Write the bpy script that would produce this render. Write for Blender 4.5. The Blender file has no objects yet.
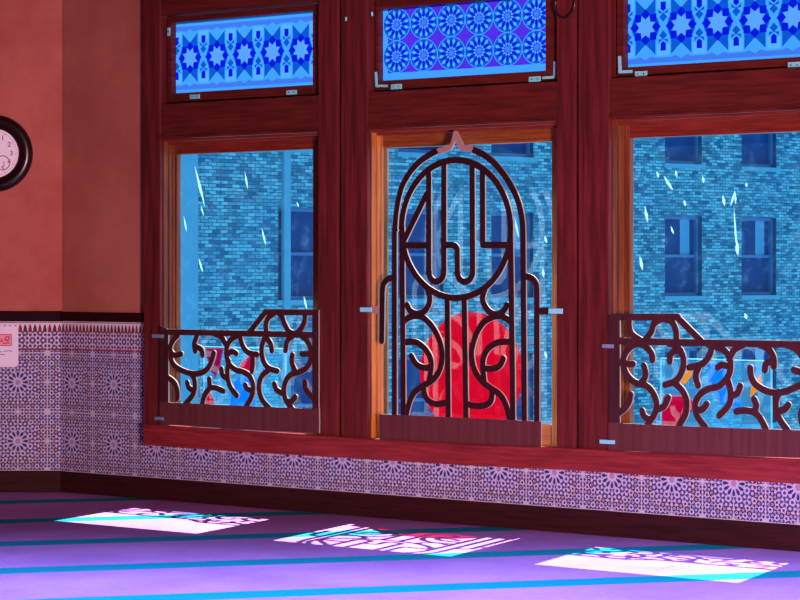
import bpy, bmesh, math, random
from mathutils import Vector
from mathutils.geometry import delaunay_2d_cdt
random.seed(7)
C = bpy.context.scene.collection
sc = bpy.context.scene
PI = math.pi

# ------------------------------------------------------------------ place geometry
F = 2500.0                      # focal length in pixels of the 800 px wide frame
CX, HY = 400.0, 270.0           # principal column and horizon row
H = 1.13                        # camera height
TH = math.atan(F / 3087.0)      # the window wall is turned away from the picture plane
D = Vector((math.cos(TH), -math.sin(TH), 0))
N = Vector((-math.sin(TH), -math.cos(TH), 0))
O = Vector(((72.5 - CX) / F * 12.69, 12.69, 0))
CAM = Vector((0, 0, H))
FACE, SASH, GLASS = 0.05, -0.035, -0.055   # offsets from tile surface: post face, sash face, pane

def W(s, z, o=0.0):
    p = O + D * s + N * o
    return Vector((p.x, p.y, z))
def ray(x, y):
    return Vector(((x - CX) / F, 1.0, -(y - HY) / F))
def PW(x, y, o=0.0):
    r = ray(x, y)
    t = (O.dot(N) + o) / Vector((r.x, r.y, 0)).dot(N)
    p = CAM + r * t
    return ((Vector((p.x, p.y, 0)) - O).dot(D), p.z)
SC, _ = PW(62, 300, 0)
CORNER = W(SC, 0, 0)
LY = CORNER.y
def PL(x, y, o=0.0):
    r = ray(x, y); t = LY - o
    return (r.x * t, H + r.z * t)
def L(s, z, o=0.0):
    return Vector((s, LY - o, z))

# ------------------------------------------------------------------ node helpers
class E:
    nt = None
    def __init__(s, v): s.v = v
    @staticmethod
    def m(op, *a, clamp=False):
        n = E.nt.nodes.new('ShaderNodeMath'); n.operation = op; n.use_clamp = clamp
        for i, x in enumerate(a):
            if isinstance(x, E): E.nt.links.new(x.v, n.inputs[i])
            else: n.inputs[i].default_value = float(x)
        return E(n.outputs[0])
    def __add__(s, o): return E.m('ADD', s, o)
    def __radd__(s, o): return E.m('ADD', o, s)
    def __sub__(s, o): return E.m('SUBTRACT', s, o)
    def __rsub__(s, o): return E.m('SUBTRACT', o, s)
    def __mul__(s, o): return E.m('MULTIPLY', s, o)
    def __rmul__(s, o): return E.m('MULTIPLY', o, s)
    def __truediv__(s, o): return E.m('DIVIDE', s, o)
    def gt(s, o): return E.m('GREATER_THAN', s, o)
    def lt(s, o): return E.m('LESS_THAN', s, o)
    def abs(s): return E.m('ABSOLUTE', s)
    def cos(s): return E.m('COSINE', s)
    def max(s, o): return E.m('MAXIMUM', s, o)
    def min(s, o): return E.m('MINIMUM', s, o)
    def floor(s): return E.m('FLOOR', s)
    def frac(s): return E.m('FRACT', s)
    def sqrt(s): return E.m('SQRT', s)
    def mod(s, o): return E.m('FLOORED_MODULO', s, o)
    def sm(s, a, b):
        n = E.nt.nodes.new('ShaderNodeMapRange'); n.interpolation_type = 'SMOOTHSTEP'
        E.nt.links.new(s.v, n.inputs[0]); n.inputs[1].default_value = a; n.inputs[2].default_value = b
        return E(n.outputs[0])

def mat(name):
    m = bpy.data.materials.new(name); m.use_nodes = True
    nt = m.node_tree; nt.nodes.clear(); E.nt = nt
    out = nt.nodes.new('ShaderNodeOutputMaterial')
    return m, nt, out
def princ(nt, out, col=None, rough=.5, metal=0, spec=.5, **kw):
    p = nt.nodes.new('ShaderNodeBsdfPrincipled')
    if col is not None:
        if isinstance(col, (tuple, list)): p.inputs['Base Color'].default_value = (*col, 1)
        else: nt.links.new(col, p.inputs['Base Color'])
    p.inputs['Roughness'].default_value = rough
    p.inputs['Metallic'].default_value = metal
    p.inputs['Specular IOR Level'].default_value = spec
    nt.links.new(p.outputs[0], out.inputs[0])
    return p
def mix(nt, fac, a, b):
    n = nt.nodes.new('ShaderNodeMix'); n.data_type = 'RGBA'
    if isinstance(fac, E): nt.links.new(fac.v, n.inputs[0])
    elif isinstance(fac, (int, float)): n.inputs[0].default_value = fac
    else: nt.links.new(fac, n.inputs[0])
    for i, x in ((6, a), (7, b)):
        if isinstance(x, (tuple, list)): n.inputs[i].default_value = (*x, 1)
        else: nt.links.new(x, n.inputs[i])
    return n.outputs[2]
def coord(nt, kind='Object', scale=(1, 1, 1)):
    tc = nt.nodes.new('ShaderNodeTexCoord'); mp = nt.nodes.new('ShaderNodeMapping')
    nt.links.new(tc.outputs[kind], mp.inputs[0]); mp.inputs['Scale'].default_value = scale
    return mp.outputs[0]
def noise(nt, vec, scale=5, detail=3, rough=.6):
    n = nt.nodes.new('ShaderNodeTexNoise'); n.inputs['Scale'].default_value = scale
    n.inputs['Detail'].default_value = detail; n.inputs['Roughness'].default_value = rough
    nt.links.new(vec, n.inputs['Vector']); return n.outputs['Fac']
def bump(nt, p, h, strength=.2, dist=.01):
    b = nt.nodes.new('ShaderNodeBump'); b.inputs['Strength'].default_value = strength; b.inputs['Distance'].default_value = dist
    nt.links.new(h, b.inputs['Height']); nt.links.new(b.outputs[0], p.inputs['Normal'])
def simple(name, col, rough=.5, metal=0, spec=.5):
    m, nt, out = mat(name); princ(nt, out, col, rough, metal, spec); return m
def wood(name, c0, c1, vertical, rough=.38):
    m, nt, out = mat(name)
    v = coord(nt, 'Object', (9, 9, .55) if vertical else (.9, .9, 16))
    n = noise(nt, v, 4.5, 5, .65)
    n2 = noise(nt, coord(nt, 'Object', (1, 1, 1)), 1.6, 2)
    f = (E(n).sm(.3, .72) * .75 + E(n2) * .35)
    col = mix(nt, f, c0, c1)
    p = princ(nt, out, col, rough, 0, .25); bump(nt, p, n, .12, .004)
    return m

M = {}
M['wood_v'] = wood('mahogany_upright', (.045, .006, .007), (.16, .020, .021), True)
M['wood_h'] = wood('mahogany_lying', (.045, .006, .006), (.145, .019, .015), False)
M['sill'] = wood('sill_wood', (.12, .009, .013), (.32, .034, .040), False, .4)
M['jamb'] = wood('sunlit_toned_jamb', (.22, .05, .012), (.52, .17, .035), True, .4)  # sunlit orange put into the middle window's jamb colour
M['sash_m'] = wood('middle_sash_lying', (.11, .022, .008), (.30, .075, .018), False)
M['jamb_d'] = wood('shade_toned_jamb', (.06, .011, .006), (.22, .055, .015), True, .45)  # same jamb wood darker, shade put into the outer windows' colour
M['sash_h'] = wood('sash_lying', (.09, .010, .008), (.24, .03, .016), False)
M['base'] = wood('baseboard_wood', (.010, .001, .002), (.045, .004, .008), False, .75)
M['grille'] = wood('dark_brown_board', (.015, .002, .004), (.033, .004, .008), True, .6)
M['board'] = wood('brown_plywood', (.072, .015, .020), (.125, .032, .038), True, .6)
M['cut'] = simple('pale_cut_edge', (.34, .31, .26), .8)
M['finial'] = simple('pinkish_brown_board', (.36, .19, .17), .6)
M['metal'] = simple('sky_tinted_zinc', (.22, .70, .85), .5, 0)  # cyan daylight reflection put into the plate colour
M['dull'] = simple('dull_zinc', (.14, .24, .36), .5)
M['black'] = simple('black_plastic', (.012, .004, .008), .3)
M['trimdark'] = simple('dark_dado_wood', (.018, .002, .004), .7, 0, .1)

def plaster(name, a, b):
    m, nt, out = mat(name)
    v = coord(nt, 'Object')
    n = noise(nt, v, 2.2, 4, .6); n2 = noise(nt, v, 22, 4, .7)
    f = E(n).sm(.3, .7) * .7 + E(n2) * .3
    p = princ(nt, out, mix(nt, f, a, b), .85, 0, .2); bump(nt, p, n2, .25, .006)
    return m
M['plaster_left'] = plaster('salmon_plaster', (.37, .082, .064), (.52, .155, .12))
M['plaster_window'] = plaster('brown_plaster', (.34, .095, .072), (.45, .155, .11))
M['ceiling'] = plaster('ceiling_paint', (.14, .06, .05), (.18, .08, .07))

# zellij tile: UV in units of one 30 cm star
def zellij():
    m, nt, out = mat('zellij_tile')
    uv = nt.nodes.new('ShaderNodeUVMap'); sp = nt.nodes.new('ShaderNodeSeparateXYZ'); nt.links.new(uv.outputs[0], sp.inputs[0])
    u = (E(sp.outputs[0]) + .5).frac() - .5
    v = (E(sp.outputs[1]) + .5).frac() - .5
    au, av = u.abs(), v.abs()
    r = (u * u + v * v).sqrt()
    th = E.m('ARCTAN2', v, u)
    def quasi(fr, x, y, n=4, ph=0):
        g = None
        for k in range(n):
            a = k * PI / n + ph
            t = ((x * math.cos(a) + y * math.sin(a)) * (2 * PI * fr)).cos()
            g = t if g is None else g + t
        return g
    g = quasi(17.0, u, v)
    # far corners of the star cell carry their own centred lattice
    cu, cv = (au - .5), (av - .5)
    g2 = quasi(20.0, cu, cv)
    rc = (cu * cu + cv * cv).sqrt()
    sel = (r - .36).gt(0)
    gg = g + (g2 - g) * sel
    white = gg.sm(-.35, .55)
    navy, maroon, lilac, pale = (.03, .03, .17), (.075, .012, .03), (.30, .27, .50), (.55, .50, .74)
    dark = mix(nt, sel, (.05, .045, .20), navy)
    # maroon hexagon outlines around the star
    ring = ((((th * 4).cos() * .035) + r - .385).abs()).lt(.03)
    ring2 = ((au + av - .62).abs()).lt(.03)
    dark = mix(nt, ring.max(ring2), dark, maroon)
    col = mix(nt, white, dark, pale)
    hot = gg.gt(2.4)
    col = mix(nt, hot * sel, col, (.05, .07, .12))
    # sixteen petal rosette
    inner = r.lt(.185)
    col = mix(nt, inner * .8, col, (.56, .52, .78))
    pet = ((th * 12).cos() - ((r - .13).abs() * 24 - .55)).gt(0) * r.gt(.08) * r.lt(.175)
    col = mix(nt, pet, col, (.012, .016, .15))
    col = mix(nt, (r.lt(.04)) * ((th * 8).cos()).gt(-.2), col, (.30, .07, .12))
    # pale diamonds at cell corners and edge middles, joints
    dia = ((cu.abs() + cv.abs()).lt(.06)).max((cu.abs() + av).lt(.05)).max((au + cv.abs()).lt(.05))
    col = mix(nt, dia, col, (.55, .58, .62))
    joint = (au.gt(.491)).max(av.gt(.491)).max(au.lt(.006) * r.gt(.2)).max(av.lt(.006) * r.gt(.2))
    col = mix(nt, joint, col, (.56, .49, .62))
    p = princ(nt, out, col, .3, 0, .4)
    return m
def frieze():
    m, nt, out = mat('crenellated_frieze_tile')
    uv = nt.nodes.new('ShaderNodeUVMap'); sp = nt.nodes.new('ShaderNodeSeparateXYZ'); nt.links.new(uv.outputs[0], sp.inputs[0])
    U, V = E(sp.outputs[0]), E(sp.outputs[1])           # U: one unit per 15 cm tile, V: 0 bottom .. 1 top
    u6 = U * 6
    f = (u6.frac() - .5).abs()
    t = (V - .66) / .26
    mer = f.lt(.40 - (t * t) * .30 - t * .05) * V.gt(.66) * V.lt(.90)
    odd = (u6.floor()).mod(2).gt(.5)
    x, y = (U.frac() - .5), (V - .35) * .97
    g = None
    for k in range(4):
        a = k * PI / 4
        c = ((x * math.cos(a) + y * math.sin(a)) * (2 * PI * 8)).cos()
        g = c if g is None else g + c
    band = mix(nt, g.sm(-.3, .5), (.06, .04, .17), (.62, .54, .70))
    col = mix(nt, V.gt(.64), band, (.74, .68, .80))
    mc = mix(nt, odd, (.28, .01, .05), (.02, .05, .05))
    col = mix(nt, mer, col, mc)
    lines = ((V - .65).abs().lt(.018)).max((V - .05).abs().lt(.03)).max((V - .965).abs().lt(.014))
    col = mix(nt, lines, col, (.26, .02, .07))
    j = (U.frac() - .5).abs().gt(.485)
    col = mix(nt, j, col, (.66, .6, .72))
    princ(nt, out, col, .3, 0, .4)
    return m
M['zellij'] = zellij(); M['frieze'] = frieze()

def carpet():
    m, nt, out = mat('prayer_carpet')
    tc = nt.nodes.new('ShaderNodeTexCoord'); sp = nt.nodes.new('ShaderNodeSeparateXYZ'); nt.links.new(tc.outputs['Object'], sp.inputs[0])
    X, Y = E(sp.outputs[0]), E(sp.outputs[1])
    g = X * STRIPE_N[0] + Y * STRIPE_N[1]
    ph = ((g - STRIPE_0) / STRIPE_P)
    stripe = (ph.frac() - .5).abs().gt(.5 - STRIPE_W)
    v = coord(nt, 'Object')
    n = noise(nt, v, 60, 3, .7); n2 = noise(nt, v, 1.7, 3)
    n3 = noise(nt, coord(nt, 'Object', (2, 14, 1)), 9, 3, .7)
    f = E(n2) * .5 + E(n) * .25 + E(n3) * .25
    f = f.sm(.3, .7)
    base = mix(nt, f, (.36, .15, .50), (.55, .27, .72))
    col = mix(nt, stripe, base, (.0, .27, .38))
    p = princ(nt, out, col, .95, 0, .1)
    bump(nt, p, n, .5, .01)
    return m
def floor_pt(x, y):
    r = ray(x, y); t = -H / r.z
    p = CAM + r * t
    return Vector((p.x, p.y, 0))
_a, _b = floor_pt(0, 571), floor_pt(560, 552)
_c = floor_pt(0, 544)
_dir = (_b - _a).normalized(); STRIPE_N = (-_dir.y, _dir.x)
STRIPE_0 = STRIPE_N[0] * _a.x + STRIPE_N[1] * _a.y
STRIPE_P = (STRIPE_N[0] * _c.x + STRIPE_N[1] * _c.y) - STRIPE_0
STRIPE_W = .10
M['carpet'] = carpet()

def brick():
    m, nt, out = mat('sky_tinted_brick')  # blue skylight on the backlit front is put into the brick colours
    uv = nt.nodes.new('ShaderNodeUVMap')
    b = nt.nodes.new('ShaderNodeTexBrick'); nt.links.new(uv.outputs[0], b.inputs['Vector'])
    b.inputs['Scale'].default_value = 1; b.inputs['Brick Width'].default_value = .18; b.inputs['Row Height'].default_value = .064
    b.inputs['Mortar Size'].default_value = .007; b.inputs['Mortar Smooth'].default_value = .2; b.inputs['Bias'].default_value = -.1
    b.inputs['Color1'].default_value = (.13, .42, .50, 1); b.inputs['Color2'].default_value = (.003, .05, .12, 1)
    b.inputs['Mortar'].default_value = (.004, .05, .12, 1)
    n = noise(nt, coord(nt, 'UV', (5.5, 15.6, 1)), 1.0, 1)
    n2 = noise(nt, coord(nt, 'UV', (.35, .35, 1)), 1.0, 2)
    col = mix(nt, E(n).sm(.52, .72) * .7, b.outputs['Color'], (.003, .05, .13))
    col = mix(nt, E(n2).sm(.4, .75) * .4, col, (.012, .13, .30))
    princ(nt, out, col, .9, 0, .1)
    return m
M['brick'] = brick()
M['stone'] = simple('pale_stone', (.05, .25, .38), .8)
M['fwin'] = simple('far_window_glass', (.001, .035, .15), .5, 0, .05)
M['fframe'] = simple('far_window_frame', (.015, .10, .28), .6)
M['fcurtain'] = simple('far_blind', (.045, .22, .40), .8)

def glass():
    m, nt, out = mat('window_pane')
    tr = nt.nodes.new('ShaderNodeBsdfTransparent'); tr.inputs[0].default_value = (.90, .96, 1, 1)
    gl = nt.nodes.new('ShaderNodeBsdfGlossy'); gl.inputs['Roughness'].default_value = .0; gl.inputs[0].default_value = (.75, .95, 1, 1)
    ge = nt.nodes.new('ShaderNodeNewGeometry'); dp = nt.nodes.new('ShaderNodeVectorMath'); dp.operation = 'DOT_PRODUCT'
    nt.links.new(ge.outputs['Incoming'], dp.inputs[0]); nt.links.new(ge.outputs['Normal'], dp.inputs[1])
    c1 = 1 - E(dp.outputs['Value']).abs()
    ms = nt.nodes.new('ShaderNodeMixShader')
    nt.links.new((c1 * c1 * c1 * c1 * c1 * .9 + .05).v, ms.inputs[0]); nt.links.new(tr.outputs[0], ms.inputs[1]); nt.links.new(gl.outputs[0], ms.inputs[2])
    tl = nt.nodes.new('ShaderNodeBsdfTranslucent'); tl.inputs[0].default_value = (.25, .7, 1, 1)
    n = noise(nt, coord(nt, 'Object'), 14, 6, .75); n2 = noise(nt, coord(nt, 'Object'), 90, 3, .8)
    f = E(n).sm(.48, .85) * .07 + E(n2).sm(.62, .8) * .05 + .006
    m2 = nt.nodes.new('ShaderNodeMixShader'); nt.links.new(f.v, m2.inputs[0])
    nt.links.new(ms.outputs[0], m2.inputs[1]); nt.links.new(tl.outputs[0], m2.inputs[2])
    nt.links.new(m2.outputs[0], out.inputs[0])
    return m
M['glass'] = glass()
def film(name, col, clear=.0, trans=None):
    """sheet that glows with the daylight behind it"""
    m, nt, out = mat(name)
    tl = nt.nodes.new('ShaderNodeBsdfTranslucent'); tl.inputs[0].default_value = (*col, 1)
    tr = nt.nodes.new('ShaderNodeBsdfTransparent'); tr.inputs[0].default_value = (*(trans or col), 1)
    ms = nt.nodes.new('ShaderNodeMixShader'); ms.inputs[0].default_value = clear
    nt.links.new(tl.outputs[0], ms.inputs[1]); nt.links.new(tr.outputs[0], ms.inputs[2]); nt.links.new(ms.outputs[0], out.inputs[0])
    return m
M['smear'] = film('chalky_smear', (.5, .85, 1), .6, (1, 1, 1))
FS = .255
M['f_bg'] = film('film_sky_blue', (.06 * FS, .38 * FS, 1.15 * FS))
M['f_lite'] = film('film_pale_blue', (.10 * FS, .46 * FS, 1.2 * FS))
M['f_mid'] = film('film_mid_blue', (.004 * FS, .10 * FS, .62 * FS))
M['f_dark'] = film('film_deep_blue', (.003 * FS, .010 * FS, .72 * FS))
M['f_peri'] = film('film_periwinkle', (.06 * FS, .20 * FS, .85 * FS))
M['f_purp'] = film('film_violet', (.09 * FS, .03 * FS, .75 * FS))
M['f_star'] = film('film_star_blue', (.11 * FS, .38 * FS, .95 * FS))
M['p_clear'] = film('clear_acrylic', (.035, .20, .32), .70, (.42, .80, 1))
M['p_red'] = film('red_glass', (.46, .001, .012), .55, (1, .0, .012))
M['p_redd'] = film('deep_red_glass', (.34, .0, .03), .25, (.6, .0, .02))
M['p_redp'] = film('red_piece_glass', (.75, .0, .02), .3, (1, .0, .02))
M['p_blue'] = film('blue_glass', (0, 0.135, 0.54), .4, (.02, .35, 1))
M['p_amber'] = film('amber_glass', (.85, .13, .0), .0, (1, .30, .0))
M['p_edge'] = film('bright_acrylic_edge', (.3, .55, .65), .2, (.8, 1, 1))

# ------------------------------------------------------------------ mesh builder
BASE = {}
class MB:
    def __init__(s): s.v = []; s.f = []; s.m = []; s.uv = []
    def add(s, verts, faces, mi=0, uvs=None):
        b = len(s.v); s.v += [Vector(v) for v in verts]
        s.uv += list(uvs) if uvs else [(0, 0)] * len(verts)
        for k, f in enumerate(faces):
            s.f.append([b + i for i in f]); s.m.append(mi[k] if isinstance(mi, list) else mi)
        return s
    def prism(s, front, back, mi=0, ms=None, mb=None):
        n = len(front)
        faces = [list(range(n)), list(range(2 * n - 1, n - 1, -1))] + [[i, n + i, n + (i + 1) % n, (i + 1) % n] for i in range(n)]
        ms = mi if ms is None else ms; mb = ms if mb is None else mb
        return s.add(list(front) + list(back), faces, [mi, mb] + [ms] * n)
    def wbox(s, s0, s1, z0, z1, o0, o1, mi=0, fn=W):
        fr = [fn(s0, z0, o1), fn(s1, z0, o1), fn(s1, z1, o1), fn(s0, z1, o1)]
        bk = [fn(s0, z0, o0), fn(s1, z0, o0), fn(s1, z1, o0), fn(s0, z1, o0)]
        return s.prism(fr, bk, mi)
    def wpoly(s, pts, o0, o1, mi=0, ms=None, fn=W, px=None, mb=None):
        """pts in (s,z); or pixel points when px is the projecting function"""
        q = [px(x, y, o1) for x, y in pts] if px else pts
        return s.prism([fn(a, b, o1) for a, b in q], [fn(a, b, o0) for a, b in q], mi, ms, mb if mb is not None else (2 if ms == 1 else None))
    def ribbon(s, q, w, o0, o1, mi=0, ms=1, fn=W, cap=True):
        """flat cut-out stroke along (s,z) points with rounded ends"""
        n = len(q); lft = []; rgt = []
        for i in range(n):
            a = q[max(i - 1, 0)]; b = q[min(i + 1, n - 1)]
            tx, tz = b[0] - a[0], b[1] - a[1]; l = math.hypot(tx, tz) or 1
            nx, nz = -tz / l * w / 2, tx / l * w / 2
            if 0 < i < n - 1:
                ax, az = q[i][0] - a[0], q[i][1] - a[1]; la = math.hypot(ax, az) or 1
                c = (ax * tx + az * tz) / (la * l); k = min(1 / max(c, .5), 1.5); nx *= k; nz *= k
            lft.append((q[i][0] + nx, q[i][1] + nz)); rgt.append((q[i][0] - nx, q[i][1] - nz))
        def capf(c, p, sgn):
            a0 = math.atan2(p[1] - c[1], p[0] - c[0])
            return [(c[0] + math.cos(a0 + sgn * PI * k / 6) * w / 2, c[1] + math.sin(a0 + sgn * PI * k / 6) * w / 2) for k in range(1, 6)]
        for i in range(n - 1):
            quad = [lft[i], rgt[i], rgt[i + 1], lft[i + 1]]
            fr = [fn(a, b, o1) for a, b in quad]; bk = [fn(a, b, o0) for a, b in quad]
            s.add(fr + bk, [[0, 1, 2, 3], [7, 6, 5, 4], [1, 5, 6, 2], [4, 0, 3, 7]], [mi, 2 if ms == 1 else ms, ms, ms])
        for end in (0, n - 1):
            if cap:
                c = q[end]
                loop = [lft[end]] + capf(c, lft[end], 1 if end == 0 else -1) + [rgt[end]]
                if end == n - 1: loop = loop[::-1]
            else: loop = None
            if loop: s.wpoly(loop, o0, o1, mi, ms, fn)
        if not cap:
            for end in (0, n - 1):
                s.add([fn(*lft[end], o0), fn(*rgt[end], o0), fn(*rgt[end], o1), fn(*lft[end], o1)], [[0, 1, 2, 3]], ms)
        return s
    def tube(s, pts, r, n=8, mi=0):
        rings = []
        for i, p in enumerate(pts):
            t = (pts[min(i + 1, len(pts) - 1)] - pts[max(i - 1, 0)]).normalized()
            a = t.orthogonal().normalized() if i == 0 else (rings[-1][1] - t * rings[-1][1].dot(t)).normalized()
            b = t.cross(a); rings.append((p, a, b))
        vs = []
        for p, a, b in rings:
            vs += [p + (a * math.cos(2 * PI * k / n) + b * math.sin(2 * PI * k / n)) * r for k in range(n)]
        fs = [[i * n + k, i * n + (k + 1) % n, (i + 1) * n + (k + 1) % n, (i + 1) * n + k] for i in range(len(pts) - 1) for k in range(n)]
        fs += [list(range(n))[::-1], [(len(pts) - 1) * n + k for k in range(n)]]
        return s.add(vs, fs, mi)
    def build(s, name, mats, parent=None, bevel=0, smooth=False, base=None):
        if not isinstance(mats, (list, tuple)): mats = [mats]
        if parent is not None: b = BASE[parent.name]
        elif base is not None: b = Vector(base)
        else:
            xs = [v.x for v in s.v]; ys = [v.y for v in s.v]; zs = [v.z for v in s.v]
            b = Vector(((min(xs) + max(xs)) / 2, (min(ys) + max(ys)) / 2, min(zs)))
        me = bpy.data.meshes.new(name)
        me.from_pydata([tuple(v - b) for v in s.v], [], s.f)
        for m in mats: me.materials.append(m)
        for p, mi in zip(me.polygons, s.m): p.material_index = mi; p.use_smooth = smooth
        ul = me.uv_layers.new(name='UVMap')
        for lp in me.loops: ul.data[lp.index].uv = s.uv[lp.vertex_index]
        bm = bmesh.new(); bm.from_mesh(me); bmesh.ops.recalc_face_normals(bm, faces=bm.faces); bm.to_mesh(me); bm.free()
        o = bpy.data.objects.new(name, me); C.objects.link(o)
        if parent is not None: o.parent = parent
        else: o.location = b
        BASE[o.name] = b
        if bevel:
            md = o.modifiers.new('bevel', 'BEVEL'); md.width = bevel; md.segments = 2; md.limit_method = 'ANGLE'
        return o

def thing(name, loc, label=None, cat=None, group=None, kind=None):
    o = bpy.data.objects.new(name, None); C.objects.link(o); o.location = loc; o.empty_display_size = .1
    BASE[o.name] = Vector(loc); return tag(o, label, cat, group, kind)
def tag(o, label=None, cat=None, group=None, kind=None):
    for k, v in (('label', label), ('category', cat), ('group', group), ('kind', kind)):
        if v: o[k] = v
    return o
def smooth_path(pts, k=5):
    P = [pts[0]] + list(pts) + [pts[-1]]; out = []
    for i in range(1, len(P) - 2):
        a, b, c, d = P[i - 1], P[i], P[i + 1], P[i + 2]
        for j in range(k):
            t = j / k
            out.append(tuple(.5 * (2 * b[m] + (c[m] - a[m]) * t + (2 * a[m] - 5 * b[m] + 4 * c[m] - d[m]) * t * t + (3 * b[m] - a[m] - 3 * c[m] + d[m]) * t ** 3) for m in (0, 1)))
    out.append(tuple(pts[-1])); return out

# ------------------------------------------------------------------ room shell
CEIL = 3.3
S_END = 5.6
P_END = W(S_END, 0)
XL, YB, XR = -3.6, -2.6, P_END.x
def poly_obj(name, pts, m, uvs=None, kind='structure'):
    mb = MB(); mb.add(pts, [list(range(len(pts)))], 0, uvs)
    return tag(mb.build(name, m, base=(0, 0, 0)), kind=kind)
fl = [Vector((XL, LY + .2, 0)), Vector((CORNER.x, LY + .2, 0)), W(SC, 0, -.2), W(S_END, 0, -.2), Vector((XR + .2, YB, 0)), Vector((XL, YB, 0))]
poly_obj('floor', fl, M['carpet'])
ce = [Vector((p.x, p.y, CEIL)) for p in fl][::-1]
poly_obj('ceiling', ce, M['ceiling'])
def slab(name, a, b, m, z0=0, z1=CEIL, thick=.15, nrm=None):
    n = nrm; mb = MB()
    mb.prism([Vector((a.x, a.y, z0)), Vector((b.x, b.y, z0)), Vector((b.x, b.y, z1)), Vector((a.x, a.y, z1))],
             [Vector((a.x, a.y, z0)) - n * thick, Vector((b.x, b.y, z0)) - n * thick, Vector((b.x, b.y, z1)) - n * thick, Vector((a.x, a.y, z1)) - n * thick])
    return tag(mb.build(name, m, base=(0, 0, 0)), kind='structure')
slab('wall_left', Vector((XL, LY, 0)), CORNER, M['plaster_left'], nrm=Vector((0, -1, 0)))
slab('wall_side', Vector((XL, YB, 0)), Vector((XL, LY, 0)), M['plaster_left'], nrm=Vector((1, 0, 0)))
slab('wall_back', Vector((XR, YB, 0)), Vector((XL, YB, 0)), M['plaster_left'], nrm=Vector((0, 1, 0)))
slab('wall_right', P_END, Vector((XR, YB, 0)), M['plaster_window'], nrm=Vector((-1, 0, 0)))

# --- window unit measures, in wall coordinates
def S(x, o=0): return PW(x, 300, o)[0]
def Z(x, y, o=0): return PW(x, y, o)[1]
U = []   # left post outer, opening left, opening right, right post outer
U.append((S(143.5, FACE), S(160, FACE), S(318, FACE), S(337.5, FACE)))
U.append((S(341, FACE), S(368, FACE), S(556.5, FACE), S(575, FACE)))
_l = S(609.5, FACE)
U.append((S(578.2, FACE), _l, _l + (U[0][2] - U[0][1]) * .97, _l + (U[0][2] - U[0][1]) * .97 + .12))
ZT0 = .5 * (Z(200, 137.5, FACE) + Z(700, 115, FACE))          # head of lower opening
ZB = .5 * (Z(160, 425, FACE) + Z(575, 447.5, FACE))           # sill top
ZT1 = .5 * (Z(240, 98, FACE) + Z(460, 88.5, FACE))            # bottom of transom opening
ZT2 = Z(240, 8.5, FACE)                                       # top of transom opening
ZTOP = ZT2 + .36
ZSB = .5 * (Z(143.5, 445, FACE + .02) + Z(700, 479, FACE + .02))   # bottom of sill board
ZTILE_B = .5 * (Z(130, 475, 0) + Z(760, 523, 0))              # bottom of tiles
ZTILE_T = Z(114, 352, 0)
ZFR_T = Z(114, 322, 0)
print('measures', U, ZT0, ZB, ZT1, ZT2, ZSB, ZTILE_B, ZTILE_T, ZFR_T)

# window wall plaster with the window group cut out
def grid_wall(mb, us, vs, holes, fn, o, uvf=None, thick=0):
    for i in range(len(us) - 1):
        for j in range(len(vs) - 1):
            cu, cv = (us[i] + us[i + 1]) / 2, (vs[j] + vs[j + 1]) / 2
            if any(a < cu < b and c < cv < d for a, b, c, d in holes): continue
            q = [(us[i], vs[j]), (us[i + 1], vs[j]), (us[i + 1], vs[j + 1]), (us[i], vs[j + 1])]
            mb.add([fn(a, b, o) for a, b in q], [[0, 1, 2, 3]], 0, [uvf(a, b) for a, b in q] if uvf else None)
            if thick:
                mb.add([fn(a, b, o - thick) for a, b in q], [[3, 2, 1, 0]], 0)
    if thick:
        for a, b, c, d in holes:
            mb.add([fn(a, c, o), fn(b, c, o), fn(b, d, o), fn(a, d, o), fn(a, c, o - thick), fn(b, c, o - thick), fn(b, d, o - thick), fn(a, d, o - thick)],
                   [[0, 4, 5, 1], [1, 5, 6, 2], [2, 6, 7, 3], [3, 7, 4, 0]], 0)
GA, GB = U[0][0] + .012, U[2][3] - .012
mb = MB()
grid_wall(mb, [SC - .03, GA, GB, S_END], [0, ZSB + .04, ZTOP - .02, CEIL], [(GA, GB, ZSB + .04, ZTOP - .02)], W, -.004, None, .16)
tag(mb.build('wall_window', M['plaster_window'], base=(0, 0, 0)), kind='structure')

# tile dado: window wall
s_star = PW(72.5, 382, 0)[0]
def uvw(s, z): return ((s - s_star) / .3, (z - ZTILE_B) / .3 + .5)
mb = MB()
grid_wall(mb, [SC, GA, GB, S_END], [ZTILE_B, ZSB + .03, ZTILE_T], [(GA, GB, ZSB + .03, ZTILE_T)], W, .004, uvw)
mb.add([W(SC, ZTILE_B, -.004), W(S_END, ZTILE_B, -.004), W(S_END, ZTILE_B, .004), W(SC, ZTILE_B, .004)], [[0, 1, 2, 3]])
tag(mb.build('trim_1', M['zellij'], base=(0, 0, 0)), kind='structure')
# frieze band on the window wall
mb = MB()
for q in ([(SC, ZTILE_T), (GA, ZTILE_T), (GA, ZFR_T), (SC, ZFR_T)], [(GB, ZTILE_T), (S_END, ZTILE_T), (S_END, ZFR_T), (GB, ZFR_T)]): mb.add([W(a, b, .005) for a, b in q], [[0, 1, 2, 3]], 0, [((a - s_star) / .15, (b - ZTILE_T) / (ZFR_T - ZTILE_T)) for a, b in q])
tag(mb.build('trim_2', M['frieze'], base=(0, 0, 0)), kind='structure')
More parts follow.
